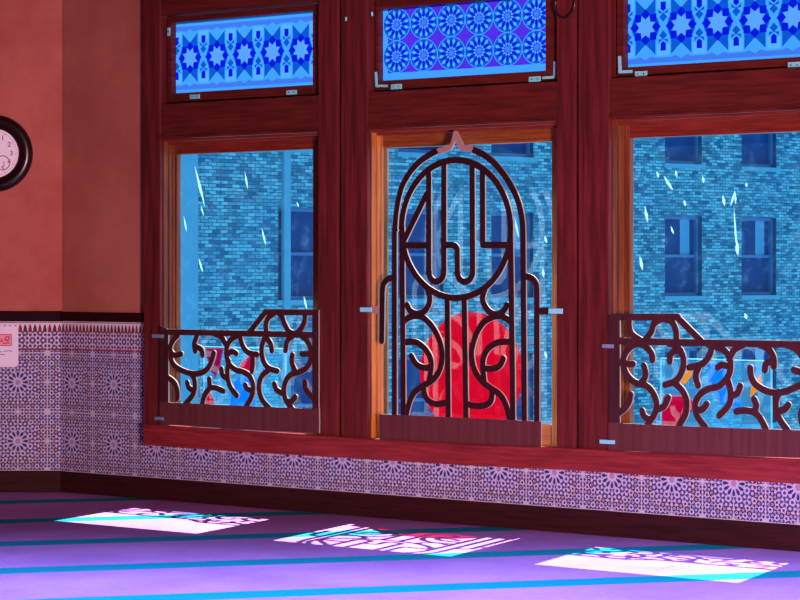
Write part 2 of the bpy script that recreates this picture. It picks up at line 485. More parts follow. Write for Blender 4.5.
# left wall dado
x_star = PL(18, 382)[0]; ZLB = PL(30, 470.5)[1]; ZLT = PL(30, 350.5)[1]; ZLF = PL(30, 321.5)[1]
def uvl(s, z): return ((s - x_star) / .3, (z - ZLB) / .3 + .5)
mb = MB(); q = [(XL, ZLB), (CORNER.x, ZLB), (CORNER.x, ZLT), (XL, ZLT)]
mb.add([L(a, b, .004) for a, b in q], [[0, 1, 2, 3]], 0, [uvl(a, b) for a, b in q])
tag(mb.build('trim_3', M['zellij'], base=(0, 0, 0)), kind='structure')
mb = MB(); q = [(XL, ZLT), (CORNER.x, ZLT), (CORNER.x, ZLF), (XL, ZLF)]
mb.add([L(a, b, .005) for a, b in q], [[0, 1, 2, 3]], 0, [((a - x_star) / .15, (b - ZLT) / (ZLF - ZLT)) for a, b in q])
tag(mb.build('trim_4', M['frieze'], base=(0, 0, 0)), kind='structure')
# dark dado rail
ZR1 = PL(30, 311)[1]
mb = MB(); mb.wbox(XL, CORNER.x + .005, ZLF, ZR1, 0, .022, fn=L); tag(mb.build('trim_5', M['trimdark'], base=(0, 0, 0), bevel=.004), kind='structure')
mb = MB(); mb.wbox(SC - .005, GA + .012, ZFR_T, Z(114, 312.5), 0, .022); mb.wbox(GB - .012, S_END, ZFR_T, Z(114, 312.5), 0, .022); tag(mb.build('trim_6', M['trimdark'], base=(0, 0, 0), bevel=.004), kind='structure')
# baseboards
mb = MB(); mb.wbox(XL, CORNER.x + .008, 0, ZLB, -.002, .018, fn=L); tag(mb.build('baseboard_left', M['base'], base=(0, 0, 0), bevel=.004), kind='structure')
mb = MB(); mb.wbox(SC - .008, S_END, 0, ZTILE_B, -.002, .018); tag(mb.build('baseboard_window', M['base'], base=(0, 0, 0), bevel=.004), kind='structure')

# long sill board under the three windows, slightly bowed like the real one
mb = MB()
xs = [143.5, 250, 340, 460, 575, 640, 720, 800]
tops = [424, 431, 437, 443.5, 448.5, 452, 455.5, 459]
bots = [445, 452.5, 457.5, 465, 470.5, 475, 479.5, 484]
tp = [PW(x, y, FACE + .02) for x, y in zip(xs, tops)]; bt = [PW(x, y, FACE + .02) for x, y in zip(xs, bots)]
tp.append((GB + .012, tp[-1][1] - .004)); bt.append((GB + .012, bt[-1][1] - .004))
for i in range(len(tp) - 1):
    fr = [W(*bt[i], FACE + .02), W(*bt[i + 1], FACE + .02), W(*tp[i + 1], FACE + .02), W(*tp[i], FACE + .02)]
    bk = [W(*bt[i], -.05), W(*bt[i + 1], -.05), W(*tp[i + 1], -.05), W(*tp[i], -.05)]
    mb.prism(fr, bk)
    # rounded nosing along the top edge
    a, b = tp[i], tp[i + 1]
    mb.tube([W(a[0], a[1] - .008, FACE + .02), W(b[0], b[1] - .008, FACE + .02)], .009, 10)
tag(mb.build('trim_7', M['sill'], base=(0, 0, 0)), kind='structure')
def sill_top(s):
    for i in range(len(tp) - 1):
        if s <= tp[i + 1][0] or i == len(tp) - 2:
            t = (s - tp[i][0]) / (tp[i + 1][0] - tp[i][0]); return tp[i][1] + t * (tp[i + 1][1] - tp[i][1])

# ------------------------------------------------------------------ transom films
def star_cells(pitch, cx0, cz, n0, n1, a0, a1, z0, z1, mbs):
    """eight point star lattice clipped to the pane; mbs: dict colour -> list of polygons"""
    out = []
    def P(col, pts): out.append((col, pts))
    for k in range(n0, n1 + 1):
        c = cx0 + k * pitch
        def T(pts): return [(c + x * pitch, cz + y * pitch) for x, y in pts]
        for sg in (1, -1):
            P('f_mid', T([(-.283, .0), (.283, .0), (.283, .67 * sg), (0, .41 * sg), (-.283, .67 * sg)]))
            # scalloped border between
            P('f_peri', T([(-.5, .74 * sg), (-.3, .74 * sg), (-.15, .70 * sg), (0, .78 * sg), (.15, .70 * sg), (.3, .74 * sg), (.5, .74 * sg), (.5, .86 * sg), (-.5, .86 * sg)]))
        P('f_mid', T([(.39 * math.cos(a * PI / 12), .39 * math.sin(a * PI / 12)) for a in range(24)]))
        for a in range(8):
            t = a * PI / 4
            def R(x, y): return (x * math.cos(t) - y * math.sin(t), x * math.sin(t) + y * math.cos(t))
            P('f_dark', T([R(.185, 0), R(.31, .128), R(.435, 0), R(.31, -.128)]))
        st = []
        for a in range(16):
            rr = .285 if a % 2 == 0 else .185; t = PI / 8 + a * PI / 8
            st.append((rr * math.cos(t), rr * math.sin(t)))
        P('f_star', T(st))
        for sg in (1, -1):
            P('f_lite', T([(.32, .7 * sg), (.68, .7 * sg), (.68, .42 * sg), (.32, .42 * sg)]))
            P('f_dark', T([(.425, .58 * sg), (.575, .58 * sg), (.575, .41 * sg), (.5, .35 * sg), (.425, .41 * sg)]))
            P('f_mid', T([(.37, .40 * sg), (.5, .30 * sg), (.37, .31 * sg)])); P('f_mid', T([(.63, .40 * sg), (.5, .30 * sg), (.63, .31 * sg)]))
            P('f_mid', T([(.5, .32 * sg), (.615, .22 * sg), (.5, .10 * sg), (.385, .22 * sg)]))
            P('f_lite', T([(.36, .30 * sg), (.41, .25 * sg), (.36, .20 * sg)])); P('f_lite', T([(.64, .30 * sg), (.59, .25 * sg), (.64, .20 * sg)]))
    return out
def rosette_cells(ph, pv, cx0, cz0, nh, nv):
    out = []
    s0, s1 = cx0 - ph * .33, cx0 + ph * (nh - .5); z0, z1 = cz0 - pv * (nv - .5), cz0 + pv * .5
    out.append(('f_purp', [(s0, z0), (s1, z0), (s1, z1), (s0, z1)]))
    for i in range(nh):
        for j in range(nv):
            cs, cz = cx0 + ph * i, cz0 - pv * j
            def T(pts): return [(cs + x * ph, cz + y * pv) for x, y in pts]
            def ring(r, n, a0=0): return [(r * math.cos(a0 + 2 * PI * k / n), r * math.sin(a0 + 2 * PI * k / n)) for k in range(n)]
            out.append(('f_bg', T(ring(.51, 24))))
            out.append(('f_mid', T(ring(.485, 24))))
            for k in range(12):
                t = 2 * PI * (k + .5) / 12
                def R(x, y): return (x * math.cos(t) - y * math.sin(t), x * math.sin(t) + y * math.cos(t))
                t2 = t + PI / 12
                def R2(x, y): return (x * math.cos(t2) - y * math.sin(t2), x * math.sin(t2) + y * math.cos(t2))
                out.append(('f_dark', T([R2(.20, .0), R2(.29, .05), R2(.44, .0), R2(.29, -.05)])))
                out.append(('f_lite', T([R(.26, 0), R(.37, .052), R(.47, 0), R(.37, -.052)])))
            out.append(('f_dark', T(ring(.225, 20))))
            for k in range(12):
                t = 2 * PI * (k + .5) / 12
                def R(x, y): return (x * math.cos(t) - y * math.sin(t), x * math.sin(t) + y * math.cos(t))
                out.append(('f_lite', T([R(.10, 0), R(.165, .036), R(.215, 0), R(.165, -.036)])))
            out.append(('f_peri', T(ring(.10, 10))))
    return out
def clip(poly, a0, a1, z0, z1):
    def cut(p, ins, inter):
        r = []
        for i in range(len(p)):
            A, B = p[i - 1], p[i]
            if ins(B):
                if not ins(A): r.append(inter(A, B))
                r.append(B)
            elif ins(A): r.append(inter(A, B))
        return r
    def lx(v): return lambda A, B: (v, A[1] + (B[1] - A[1]) * (v - A[0]) / (B[0] - A[0]))
    def lz(v): return lambda A, B: (A[0] + (B[0] - A[0]) * (v - A[1]) / (B[1] - A[1]), v)
    for ins, it in ((lambda p: p[0] >= a0, lx(a0)), (lambda p: p[0] <= a1, lx(a1)), (lambda p: p[1] >= z0, lz(z0)), (lambda p: p[1] <= z1, lz(z1))):
        if len(poly) < 3: return []
        poly = cut(poly, ins, it)
    return poly
FILM_MATS = ['f_bg', 'f_lite', 'f_mid', 'f_dark', 'f_peri', 'f_purp', 'f_star']
def film_mesh(polys, a0, a1, z0, z1, o):
    cols = [0]; V = [Vector(p) for p in ((a0, z0), (a1, z0), (a1, z1), (a0, z1))]; Fs = [[0, 1, 2, 3]]
    for col, p in polys:
        p = clip(p, a0, a1, z0, z1)
        if len(p) < 3: continue
        ar = sum(p[i - 1][0] * p[i][1] - p[i][0] * p[i - 1][1] for i in range(len(p)))
        if ar < 0: p = p[::-1]
        Fs.append(list(range(len(V), len(V) + len(p)))); V += [Vector(q) for q in p]; cols.append(FILM_MATS.index(col))
    vo, eo, fo, ov, oe, of = delaunay_2d_cdt(V, [], Fs, 1, 1e-5, True)
    mb = MB(); mb.add([W(v.x, v.y, o) for v in vo], [list(f) for f in fo], [cols[max(x)] if x else 0 for x in of])
    return mb

# ------------------------------------------------------------------ windows
TG = -.02            # transom pane offset
SMEARS = {0: [(195, 166, 205, 206, 2.6), (184, 216, 187, 232, 1.6), (199, 258, 203, 272, 2), (245, 171, 248, 189, 1.6), (262, 228, 266, 245, 1.8), (304, 296, 307, 309, 2), (297, 202, 299, 207, 1.5), (201, 205, 204, 216, 1.4)],
          1: [(497, 181, 501, 187, 1.6), (519, 199, 522, 206, 2.4), (515, 218, 519, 238, 1.4), (505, 172, 506, 178, 2), (545, 236, 547, 243, 2), (543, 268, 544, 277, 2), (545, 351, 547, 358, 2.2), (440, 330, 444, 333, 1.5)],
          2: [(664, 176, 673, 190, 2.2), (657, 171, 659, 178, 1.6), (703, 176, 704, 183, 1.6), (645, 206, 648, 222, 2.2), (640, 256, 643, 270, 2.6), (723, 195, 725, 206, 2.0), (735, 191, 731, 206, 1.6), (735, 191, 736, 204, 1.6), (734, 206, 737, 250, 1.3), (737, 240, 738, 255, 2.6), (684, 200, 686, 206, 2), (746, 183, 747, 187, 1.8), (745, 313, 747, 319, 2.2), (676, 170, 677, 177, 1.5), (671, 226, 674, 234, 1.6)]}
GL = [(179.5, 313.5, 155, 149), (384.5, 552, 148, 142), (632.5, None, 139, 131)]
TGL = [(176, 316, 22, 12.5, 93, 86), (383, 548.5, 7, -1.5, 80.5, 72), (628, None, -8, -18, 67.5, 57.8)]
for k in range(3):
    lo, a, b, ro = U[k]
    win = thing('window_%d' % (k + 1), W((a + b) / 2, ZB, 0), kind='structure')
    # frame: posts, head, transom rail
    mb = MB(); zb = min(sill_top(lo), sill_top(ro)) - .012
    mb.wbox(lo, a, zb, ZTOP, -.075, FACE); mb.wbox(b, ro, zb, ZTOP, -.075, FACE)
    # shallow bead along the posts
    if k > 0: mb.wbox(lo + .028, a - .0, zb, ZTOP, FACE, FACE + .006)
    mb.build('frame', M['wood_v'], win, bevel=.005)
    mb = MB(); mb.wbox(a, b, ZT0, ZT1, -.075, FACE - .004); mb.wbox(a, b, ZT2, ZTOP, -.026, FACE - .004)
    # crown moulding above the lower opening
    mb.wbox(a, b, ZT0, ZT0 + .014, FACE - .004, FACE + .008); mb.wbox(a, b, ZT0 + .014, ZT0 + .024, FACE - .004, FACE + .003)
    mb.build('transom_rail', M['wood_h'], win, bevel=.004)
    # stepped reveal beads
    mb = MB()
    for (e, sg) in ((a, 1), (b, -1)):
        for w_, o0, o1 in ((.008, -.075, .03), (.015, -.075, .0), (.020, -.075, -.022)):
            q0, q1 = sorted((e, e + sg * w_)); mb.wbox(q0, q1, zb, ZT0, o0, o1)
    for w_, o0, o1 in ((.012, -.075, .03), (.024, -.075, .0)):
        mb.wbox(a, b, ZT0 - w_, ZT0, o0, o1, 1)
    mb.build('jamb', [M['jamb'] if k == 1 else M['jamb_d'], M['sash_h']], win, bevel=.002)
    # lower sash
    gx0, gx1, gy0, gy1 = GL[k]
    ga = S(gx0, GLASS); gb = (S(gx1, GLASS) + .012) if gx1 else b - .035
    gz1 = .5 * (Z(gx0, gy0, GLASS) + Z(gx1 or 800, gy1, GLASS)); gz0 = Z(547, 421, GLASS) - .012
    mb = MB()
    mb.wbox(a + .020, ga, zb, ZT0 - .012, -.066, SASH); mb.wbox(gb, b - .002, zb, ZT0 - .012, -.066, SASH)
    mb.wbox(ga, gb, zb, gz0, -.066, SASH, 1); mb.wbox(ga, gb, gz1, ZT0 - .015, -.083, SASH, 1)
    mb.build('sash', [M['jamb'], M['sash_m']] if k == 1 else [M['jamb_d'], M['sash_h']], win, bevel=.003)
    mb = MB(); mb.wbox(ga - .004, gb + .004, gz0 - .004, gz1 + .004, GLASS - .002, GLASS + .002)
    # only one sheet is needed: thin slab front
    pm = MB(); pm.add([W(ga - .004, gz0 - .004, GLASS), W(gb + .004, gz0 - .004, GLASS), W(gb + .004, gz1 + .004, GLASS), W(ga - .004, gz1 + .004, GLASS)], [[0, 1, 2, 3]])
    pane = pm.build('pane', M['glass'], win)
    sm = MB()
    for x0, y0, x1, y1, w_ in SMEARS[k]:
        p0, p1 = PW(x0, y0, GLASS), PW(x1, y1, GLASS)
        tx, tz = p1[0] - p0[0], p1[1] - p0[1]; l = math.hypot(tx, tz); nx, nz = -tz / l, tx / l; w = w_ * .0085
        pts = []
        for i in range(9):
            t = i / 8; e = w * .5 * math.sin(PI * min(max(t, .03), .97)) * (.55 + .45 * t) * random.uniform(.75, 1.15); pts.append((p0[0] + tx * t + nx * e, p0[1] + tz * t + nz * e))
        for i in range(8, -1, -1):
            t = i / 8; e = -w * .5 * math.sin(PI * min(max(t, .03), .97)) * (.55 + .45 * t) * random.uniform(.75, 1.15); pts.append((p0[0] + tx * t + nx * e, p0[1] + tz * t + nz * e))
        sm.add([W(s_, z_, GLASS + .002) for s_, z_ in pts], [list(range(len(pts)))])
    sm.build('smear', M['smear'], pane)
    # transom light
    tx0, tx1, ty0, ty0b, ty1, ty1b = TGL[k]
    ta = S(tx0, TG); tb = (S(tx1, TG) + .006) if tx1 else b - .03
    tz0 = .5 * (Z(tx0, ty1, TG) + Z(tx1 or 800, ty1b, TG)); tz1 = .5 * (Z(tx0, ty0, TG) + Z(tx1 or 800, ty0b, TG))
    tz1 = min(tz1, ZT2 - .03)
    mb = MB(); g = .010
    mb.wbox(a + g, ta, ZT1 + g, ZT2 - .004, -.026, .012); mb.wbox(tb, b - .002, ZT1 + g, ZT2 - .004, -.026, .012)
    mb.wbox(ta, tb, ZT1 + g, tz0, -.026, .012); mb.wbox(ta, tb, tz1, ZT2 - .004, -.026, .012)
    ts = mb.build('transom_sash', M['wood_h'], win, bevel=.003)
    mb = MB(); mb.wbox(a, a + g, ZT1, ZT2, -.03, -.02); mb.wbox(a, b, ZT1, ZT1 + g, -.03, -.02); mb.build('transom_stop', M['base'], win)
    if k == 1:
        c0 = PW(396.7, 25.5, TG); c1 = PW(541, 14, TG); c2 = PW(399, 57.5, TG)
        ph_ = (c1[0] - c0[0]) / 5.28; ph_ = (PW(536.5, 14, TG)[0] - c0[0]) / 5; pv_ = c0[1] - c2[1]
        polys = rosette_cells(ph_, pv_, c0[0], c0[1] + .004, 6, 2)
    else:
        if k == 0:
            c0 = PW(190, 57.5, TG); c4 = PW(300.8, 50, TG); pit = (c4[0] - c0[0]) / 4; cz = (c0[1] + c4[1]) / 2; n1 = 5
        else:
            c0 = PW(645.5, 26, TG); c4 = PW(793, 18, TG); pit = (c4[0] - c0[0]) / 4; cz = (c0[1] + c4[1]) / 2; n1 = 6
        polys = star_cells(pit, c0[0], cz, -1, n1, ta, tb, tz0, tz1, None)
    film_mesh(polys, ta - .003, tb + .003, tz0 - .003, tz1 + .003, TG).build('patterned_pane', [M[x] for x in FILM_MATS], win)
    # hinge plates and corner braces
    def plate(x0, x1, y, hgt, name, o=.012):
        m_ = MB(); s0, z = PW(x0, y, o); s1 = PW(x1, y, o)[0]
        m_.wbox(s0, s1, z - hgt / 2, z + hgt / 2, o, o + .006)
        for q_ in (.25, .75):
            c = W(s0 + (s1 - s0) * q_, z, o + .006)
            m_.add([c + D * (.0035 * math.cos(i * PI / 4)) + Vector((0, 0, .0035 * math.sin(i * PI / 4))) + N * .0006 for i in range(8)], [list(range(8))], 1)
        return m_.build(name, [M['metal'], M['black']], win, bevel=.0008)
    if k == 0:
        plate(190.5, 200, 97, .021, 'latch_plate'); plate(287, 297, 92.7, .021, 'latch_plate'); plate(168, 170.5, 32, .04, 'latch_plate')
    elif k == 1:
        plate(391.5, 402, 87, .023, 'latch_plate'); plate(529.5, 541, 79.5, .023, 'latch_plate')
        for pts in ([(376.3, 72), (377, 86), (388, 86)], [(555.3, 61.5), (555.3, 77), (543, 78)]):
            m_ = MB(); m_.ribbon([PW(x, y, .012) for x, y in pts], .011, .012, .018, 0, 0, cap=False); m_.build('corner_brace', M['metal'], win)
    else:
        plate(635.5, 647.5, 74.3, .023, 'latch_plate'); plate(788.5, 801, 65.5, .026, 'latch_plate')
        m_ = MB(); m_.ribbon([PW(x, y, .012) for x, y in [(620, 56), (620.5, 72), (632.5, 71.5)]], .013, .012, .018, 0, 0, cap=False); m_.build('corner_brace', M['metal'], win)
    for px_, py_ in (((346, 19), (372, 14), (318.5, 19))[:2] if k == 1 else ()):
        m_ = MB(); m_.tube([W(*PW(px_, py_ - 2, FACE + .008), FACE + .008), W(*PW(px_, py_ + 2, FACE + .008), FACE + .008)], .005, 8); m_.build('hook', M['metal'], win)

# dark backing added in the frame joints so grooves read dark, no sun leak
for n_, (a, b) in enumerate(((U[0][3], U[1][0]), (U[1][3], U[2][0]))):
    mb = MB(); mb.wbox(a - .01, b + .01, ZB - .03, ZTOP, -.06, FACE - .02); tag(mb.build('trim_%d' % (8 + n_), M['base'], base=(0, 0, 0)), kind='structure')

# ------------------------------------------------------------------ grilles
GO0, GO1 = FACE + .008, FACE + .0165
def strokes(mb, lines, w, jit=True):
    for i, (pts, sm_) in enumerate(lines):
        q = smooth_path(pts) if sm_ else pts
        q = [PW(x, y, GO1) for x, y in q]
        e = .00003 * (i % 40)
        mb.ribbon(q, w, GO0 - e, GO1 - e)
def bracket(parent, x0, x1, y, hgt=.022, mt='metal', o=GO1):
    m_ = MB(); s0, z = PW(x0, y, o); s1 = PW(x1, y, o)[0]
    m_.wbox(s0, s1, z - hgt / 2, z + hgt / 2, o, o + .005)
    m_.wbox(s0, s0 + (s1 - s0) * .45, z - hgt / 2, z + hgt / 2, FACE, o)
    return m_.build('bracket', M[mt], parent, bevel=.001)
M['grille_l'] = wood('brown_cut_board', (.034, .006, .009), (.062, .012, .018), True, .6)
M['back'] = simple('pale_board_back', (.80, .84, .84), .8)  # unseen backs made pale to strengthen their reflection in the panes
GM = [M['grille'], M['cut'], M['back']]; GL_ = [M['grille_l'], M['cut'], M['back']]; BM_ = [M['board'], M['cut'], M['back']]

# left low screen
g1 = thing('window_screen', W(*PW(240, 428, GO1), GO0), 'low scrollwork screen with its raised step at the right end, in the corner window', 'window screen', 'cut-out screens in the windows')
mb = MB()
A1 = [([(168, 332), (245, 333.5), (314, 335)], 0), ([(249, 332.5), (265.5, 312)], 0), ([(265, 312), (315, 312.5)], 0),
 ([(266, 332), (266, 323), (269, 317), (274, 313.5)], 1), ([(279, 313.5), (282, 317), (284, 323), (288, 331)], 1), ([(305, 313), (304.5, 320), (302, 327), (297, 333)], 1), ([(288, 331), (293, 333.5), (297, 333)], 1),
 ([(178, 335), (172.5, 341), (170, 348), (171.5, 353), (175, 355), (181, 354)], 1),
 ([(170.5, 352), (171, 360), (176, 367), (187, 372.5), (197.5, 373.7), (206, 370), (211, 362), (213.5, 353)], 1),
 ([(190, 373), (194, 379), (194.5, 388.7), (191.5, 396.5), (185, 404)], 1), ([(192.5, 390), (188.5, 387.5), (187, 382.5)], 1),
 ([(167.5, 377.5), (174, 382.5), (177, 390), (177.5, 398)], 1), ([(197, 335), (194, 344), (195, 351)], 1), ([(196.5, 347), (201, 349.5), (202.3, 355)], 1),
 ([(215, 334), (221, 337), (226, 345)], 1),
 ([(238, 335), (230, 340.5), (226.5, 348), (226.5, 357), (229, 364), (235, 369.5), (243, 372), (249, 376), (252.5, 384), (252, 395), (246, 406)], 1),
 ([(228, 353.5), (232, 351.5), (236, 353.5)], 1), ([(228.5, 361), (227, 372), (228.5, 383), (232, 390), (236.5, 395.5)], 1), ([(221, 369), (222.5, 375.5), (227, 378)], 1),
 ([(209, 379), (210, 386.5), (216, 388), (223, 391)], 1), ([(210.5, 386.5), (204.5, 395), (201.5, 406)], 1),
 ([(239.5, 335), (242.5, 346), (248, 352.5), (257, 354.5)], 1), ([(252, 354), (252.5, 363), (251.5, 371)], 1), ([(251.5, 390.5), (246.5, 388.5), (245, 385)], 1),
 ([(265.5, 335), (261.5, 347), (262.5, 359), (267.5, 367.5), (277, 371)], 1), ([(265, 337.5), (270, 343), (271.5, 350.5)], 1),
 ([(269, 369.5), (261, 377), (258.7, 389), (262, 400), (269, 408)], 1), ([(293, 335.5), (287, 341), (285.3, 350.3)], 1),
 ([(300, 335), (307, 341), (310.5, 350), (310, 361), (306, 368), (299, 372), (291, 374.5), (285.5, 381), (283.5, 391), (286, 401), (292, 409)], 1),
 ([(292, 355), (291.7, 363), (295.5, 372)], 1), ([(301.7, 354), (309, 354)], 0), ([(274, 384), (276.5, 390), (283, 393.5)], 1), ([(286.5, 401.5), (291, 401.5), (295, 397)], 1), ([(304.5, 382), (305.8, 390), (313, 398)], 1)]
strokes(mb, A1, .0285)
mb.wpoly([(159.5, 326), (168.3, 329.5), (168.3, 405), (159.5, 405)], GO0, GO1 - .0002, 0, 1, px=PW)
mb.wpoly([(312.2, 309.8), (318.6, 309.8), (318.6, 412), (312.2, 412)], GO0, GO1 - .0003, 0, 1, px=PW)
mb.build('scrollwork', GL_, g1)
mb = MB(); mb.wpoly([(159.5, 402), (240, 405.8), (319, 408.8), (319, 433.2), (240, 429.2), (159.5, 424.2)], GO0, GO1 + .0005, 0, 1, px=PW); mb.build('bottom_board', BM_, g1)
bracket(g1, 152.5, 164, 336, .017, 'dull'); bracket(g1, 155, 164, 418.3, .015, 'dull')

# middle tall screen
g2 = thing('window_screen', W(*PW(460, 443, GO1), GO0), 'tall arched screen with a round calligraphy medallion in the middle window', 'window screen', 'cut-out screens in the windows')
mb = MB()
def ell(cx, cy, rx, ry, a0, a1, n=40): return [(cx + rx * math.cos(math.radians(a0 + (a1 - a0) * i / n)), cy + ry * math.sin(math.radians(a0 + (a1 - a0) * i / n))) for i in range(n + 1)]
B1 = [([(394.3, 417), (394.3, 250), (394.8, 228), (397, 206), (401.5, 187.5), (408, 175), (416, 165), (425, 157.5), (437, 150.5)], 1),
 ([(471, 149), (483, 154.5), (494, 163), (504, 175), (511.5, 187), (517.5, 200), (521.3, 215), (522.8, 232), (523, 260), (524.2, 420)], 1),
 (ell(456, 229, 54.5, 69, 0, 360, 60), 0),
 ([(402, 228), (402, 260), (403.2, 416)], 0), ([(510.3, 228), (510.8, 260), (512.7, 419)], 0),
 ([(428.5, 173), (428.7, 272)] + ell(436.2, 272, 7.5, 9.6, 180, 0, 14) + [(443.7, 165)], 0),
 ([(426.5, 194), (403.5, 241)], 0), ([(402, 245.3), (428.5, 245.3)], 0),
 ([(443.7, 245), (451, 245)] + ell(452, 250, 5, 5, 270, 360, 6) + [(457.2, 272)] + ell(464.8, 272, 7.6, 9.8, 180, 0, 14) + [(472, 166)], 0),
 ([(482.3, 171.5), (482.6, 245)], 0), ([(482.6, 245), (508, 245)], 0),
 ([(394.5, 277.6), (388, 279), (383.5, 284), (382.3, 292)], 1), ([(382.3, 288), (381.6, 341)], 0),
 ([(523.5, 276), (531, 278), (535.6, 283.5), (536.6, 292)], 1), ([(536.6, 288), (536.6, 422)], 0),
 ([(447, 298), (448, 417)], 0), ([(464, 298), (465.8, 418)], 0),
 ([(427, 288), (429.5, 297), (428, 306), (423, 312), (416.5, 313.8), (410, 310.8), (407, 305)], 1),
 ([(402.5, 322), (411, 316.5), (421, 316.8), (430, 324), (436.5, 334), (440.6, 345), (442, 357.5), (439, 371), (432.5, 380), (422.5, 386), (414, 392.5), (409, 403), (405.5, 417)], 1),
 ([(403, 342.5), (415, 342), (424.5, 348.5), (430, 357.5), (431, 367), (429, 380)], 1),
 ([(411, 356), (416, 364), (422.5, 367.5), (430.5, 367.5)], 1),
 ([(423, 386), (425, 396), (430, 402), (437, 404), (447.5, 402.5)], 1),
 ([(485.5, 287), (482.3, 298), (485, 306.5), (491, 313), (498, 314), (504, 310), (506.5, 305)], 1),
 ([(511.5, 322), (502, 316.5), (494, 316.5), (484.5, 321.5), (477.5, 331), (473, 343), (471.3, 355), (474, 369), (480.5, 380), (489, 387), (499, 394), (505, 403), (509, 417)], 1),
 ([(511.5, 342), (500, 342), (490, 346.5), (484, 355.5), (482.5, 366), (484, 382)], 1),
 ([(503, 358.5), (500, 365), (494, 368.5), (483.5, 368.5)], 1),
 ([(492, 390), (491, 400), (486, 404.8), (477, 406), (466, 404)], 1)]
strokes(mb, B1, .029)
mb.build('lattice', GM, g2)
mb = MB(); mb.wpoly([(379.5, 414), (470, 418), (541, 421.4), (541, 447.4), (470, 444), (379.8, 439)], GO0, GO1 + .0005, 0, 1, px=PW); mb.build('bottom_board', BM_, g2)
mb = MB(); q = [(436.3, 149), (450.2, 144.5), (453.8, 131), (456.2, 131), (463, 144.5), (473, 146.2), (471, 151.8), (460, 150.5), (455.2, 141), (450.5, 150), (439, 154.5)]
mb.wpoly(q, GO0 + .001, GO1 + .003, 0, 1, px=PW); tag(mb.build('finial', [M['finial'], M['cut'], M['back']], g2), 'pinkish brown pointed finial')
mb = MB(); mb.wpoly([(370.5, 306), (381, 306), (381, 313.5), (370.5, 313.5)], GO0, GO1 - .0005, px=PW); mb.build('mounting_tab', M['finial'], g2)
mb = MB(); mb.wpoly([(537, 307.5), (551, 307.5), (551, 314.5), (537, 314.5)], GO0, GO1 - .0005, px=PW); mb.build('mounting_tab', M['grille'], g2)
bracket(g2, 360.5, 372, 309.5, .02); bracket(g2, 549, 563, 311, .022)

# right low screen
g3 = thing('window_screen', W(*PW(700, 450, GO1), GO0), 'low scrollwork screen with its raised step at the left end, in the rightmost window', 'window screen', 'cut-out screens in the windows')
S3R = U[2][2] - .004
_p = W(S3R + .012, 1, GO1); XR3 = CX + F * _p.x / _p.y; print('screen end', XR3)
mb = MB()
C1 = [([(616, 341), (700, 342.8), (800, 344.6), (XR3, 345)], 0), ([(616, 317), (678, 317)], 0), ([(677, 317.2), (701, 341)], 0),
 ([(629, 318), (629, 327), (632, 334.5), (640, 340)], 1), ([(658, 318), (653.5, 324), (651, 332), (645, 340)], 1), ([(653, 325), (658, 320.5), (665, 319), (672, 322.5), (675.8, 331), (676, 341)], 1),
 ([(622.5, 362), (625.5, 353), (632, 346), (640, 344), (647, 348), (651.5, 354), (652.2, 360)], 1), ([(622, 363.5), (633, 364)], 0),
 ([(622.5, 361), (624, 369), (629, 377.5), (636, 383), (644, 385), (650, 389), (655, 397.5), (656.5, 406), (654, 415), (647.5, 424)], 1),
 ([(643.7, 366), (645.5, 374), (643.5, 380), (639, 384)], 1), ([(630.5, 394.5), (629, 401.5), (624.5, 408.5), (618, 413.5)], 1), ([(642, 411), (644.5, 417), (651, 419.5)], 1), ([(657, 409.5), (664, 406), (668, 397.5)], 1),
 ([(668, 343), (676, 346.5), (681.5, 353), (683.3, 362), (681.5, 372), (675.5, 381), (665, 384.8)], 1), ([(674, 383), (682, 390.5), (686.3, 401), (685.3, 414), (679, 425)], 1),
 ([(680.5, 350.5), (674, 351.5), (670, 355.5), (669.5, 361.5)], 1), ([(712, 344), (709.5, 355), (702, 364), (689, 367.5)], 1), ([(699, 366), (695.5, 376), (698, 385.5)], 1),
 ([(708, 344.5), (717, 347), (724, 350.5), (729, 357), (730.3, 367.5), (727.5, 377), (719, 386), (708, 389), (699, 395.5), (695, 405), (697, 416), (705, 427)], 1),
 ([(729, 359), (734.5, 349.5), (743, 345)], 1), ([(717.5, 367.5), (722, 365), (729, 366.5)], 1), ([(727, 379), (730.3, 391), (729, 404), (719, 415.5)], 1), ([(731, 395.5), (737, 393.5), (740, 386)], 1), ([(696, 409.5), (702, 409.5), (706.5, 404)], 1),
 ([(760, 345), (768, 349), (773, 357), (773.7, 366.5)], 1), ([(772, 361.5), (766, 363.5), (764.6, 370)], 1),
 ([(750, 368), (750.7, 376), (755, 384), (764, 390), (774, 392.7), (785, 391.5), (795, 387.5), (803, 384), (XR3, 379)], 1), ([(787, 345), (797, 350), (803, 358)], 1), ([(793.5, 370), (802, 372.5)], 1),
 ([(779, 392), (775.5, 402), (776.5, 413), (781, 422), (787, 430)], 1), ([(777, 411.5), (784, 409.5), (788, 405)], 1), ([(736, 411.5), (745, 410.5), (754, 412.5), (760, 418.5), (765.5, 429)], 1), ([(754, 399.5), (756, 406), (753.5, 412)], 1),
 ([(806, 430), (801, 420), (803, 408), (XR3 - 2, 401)], 1)]
strokes(mb, C1, .0285)
S3R = U[2][2] - .004
sR = PW(700, 400, GO1)[0]
mb.wpoly([(608.3, 314.6), (619.8, 314.6), (619.8, 426), (608.3, 426)], GO0, GO1 - .0002, 0, 1, px=PW)
zb3 = PW(845, 460.3, GO1)[1]; zt3 = PW(845, 431.5, GO1)[1]
mb.wbox(S3R, S3R + .03, zt3, PW(845, 342.5, GO1)[1], GO0, GO1 - .0003)
mb.build('scrollwork', GL_, g3)
q = [PW(x, y, GO1) for x, y in [(608.3, 422.6), (700, 426.8), (800, 430.2)]] + [(S3R + .03, zt3), (S3R + .03, zb3)] + [PW(x, y, GO1) for x, y in [(800, 458), (700, 454.6), (608.3, 450)]]
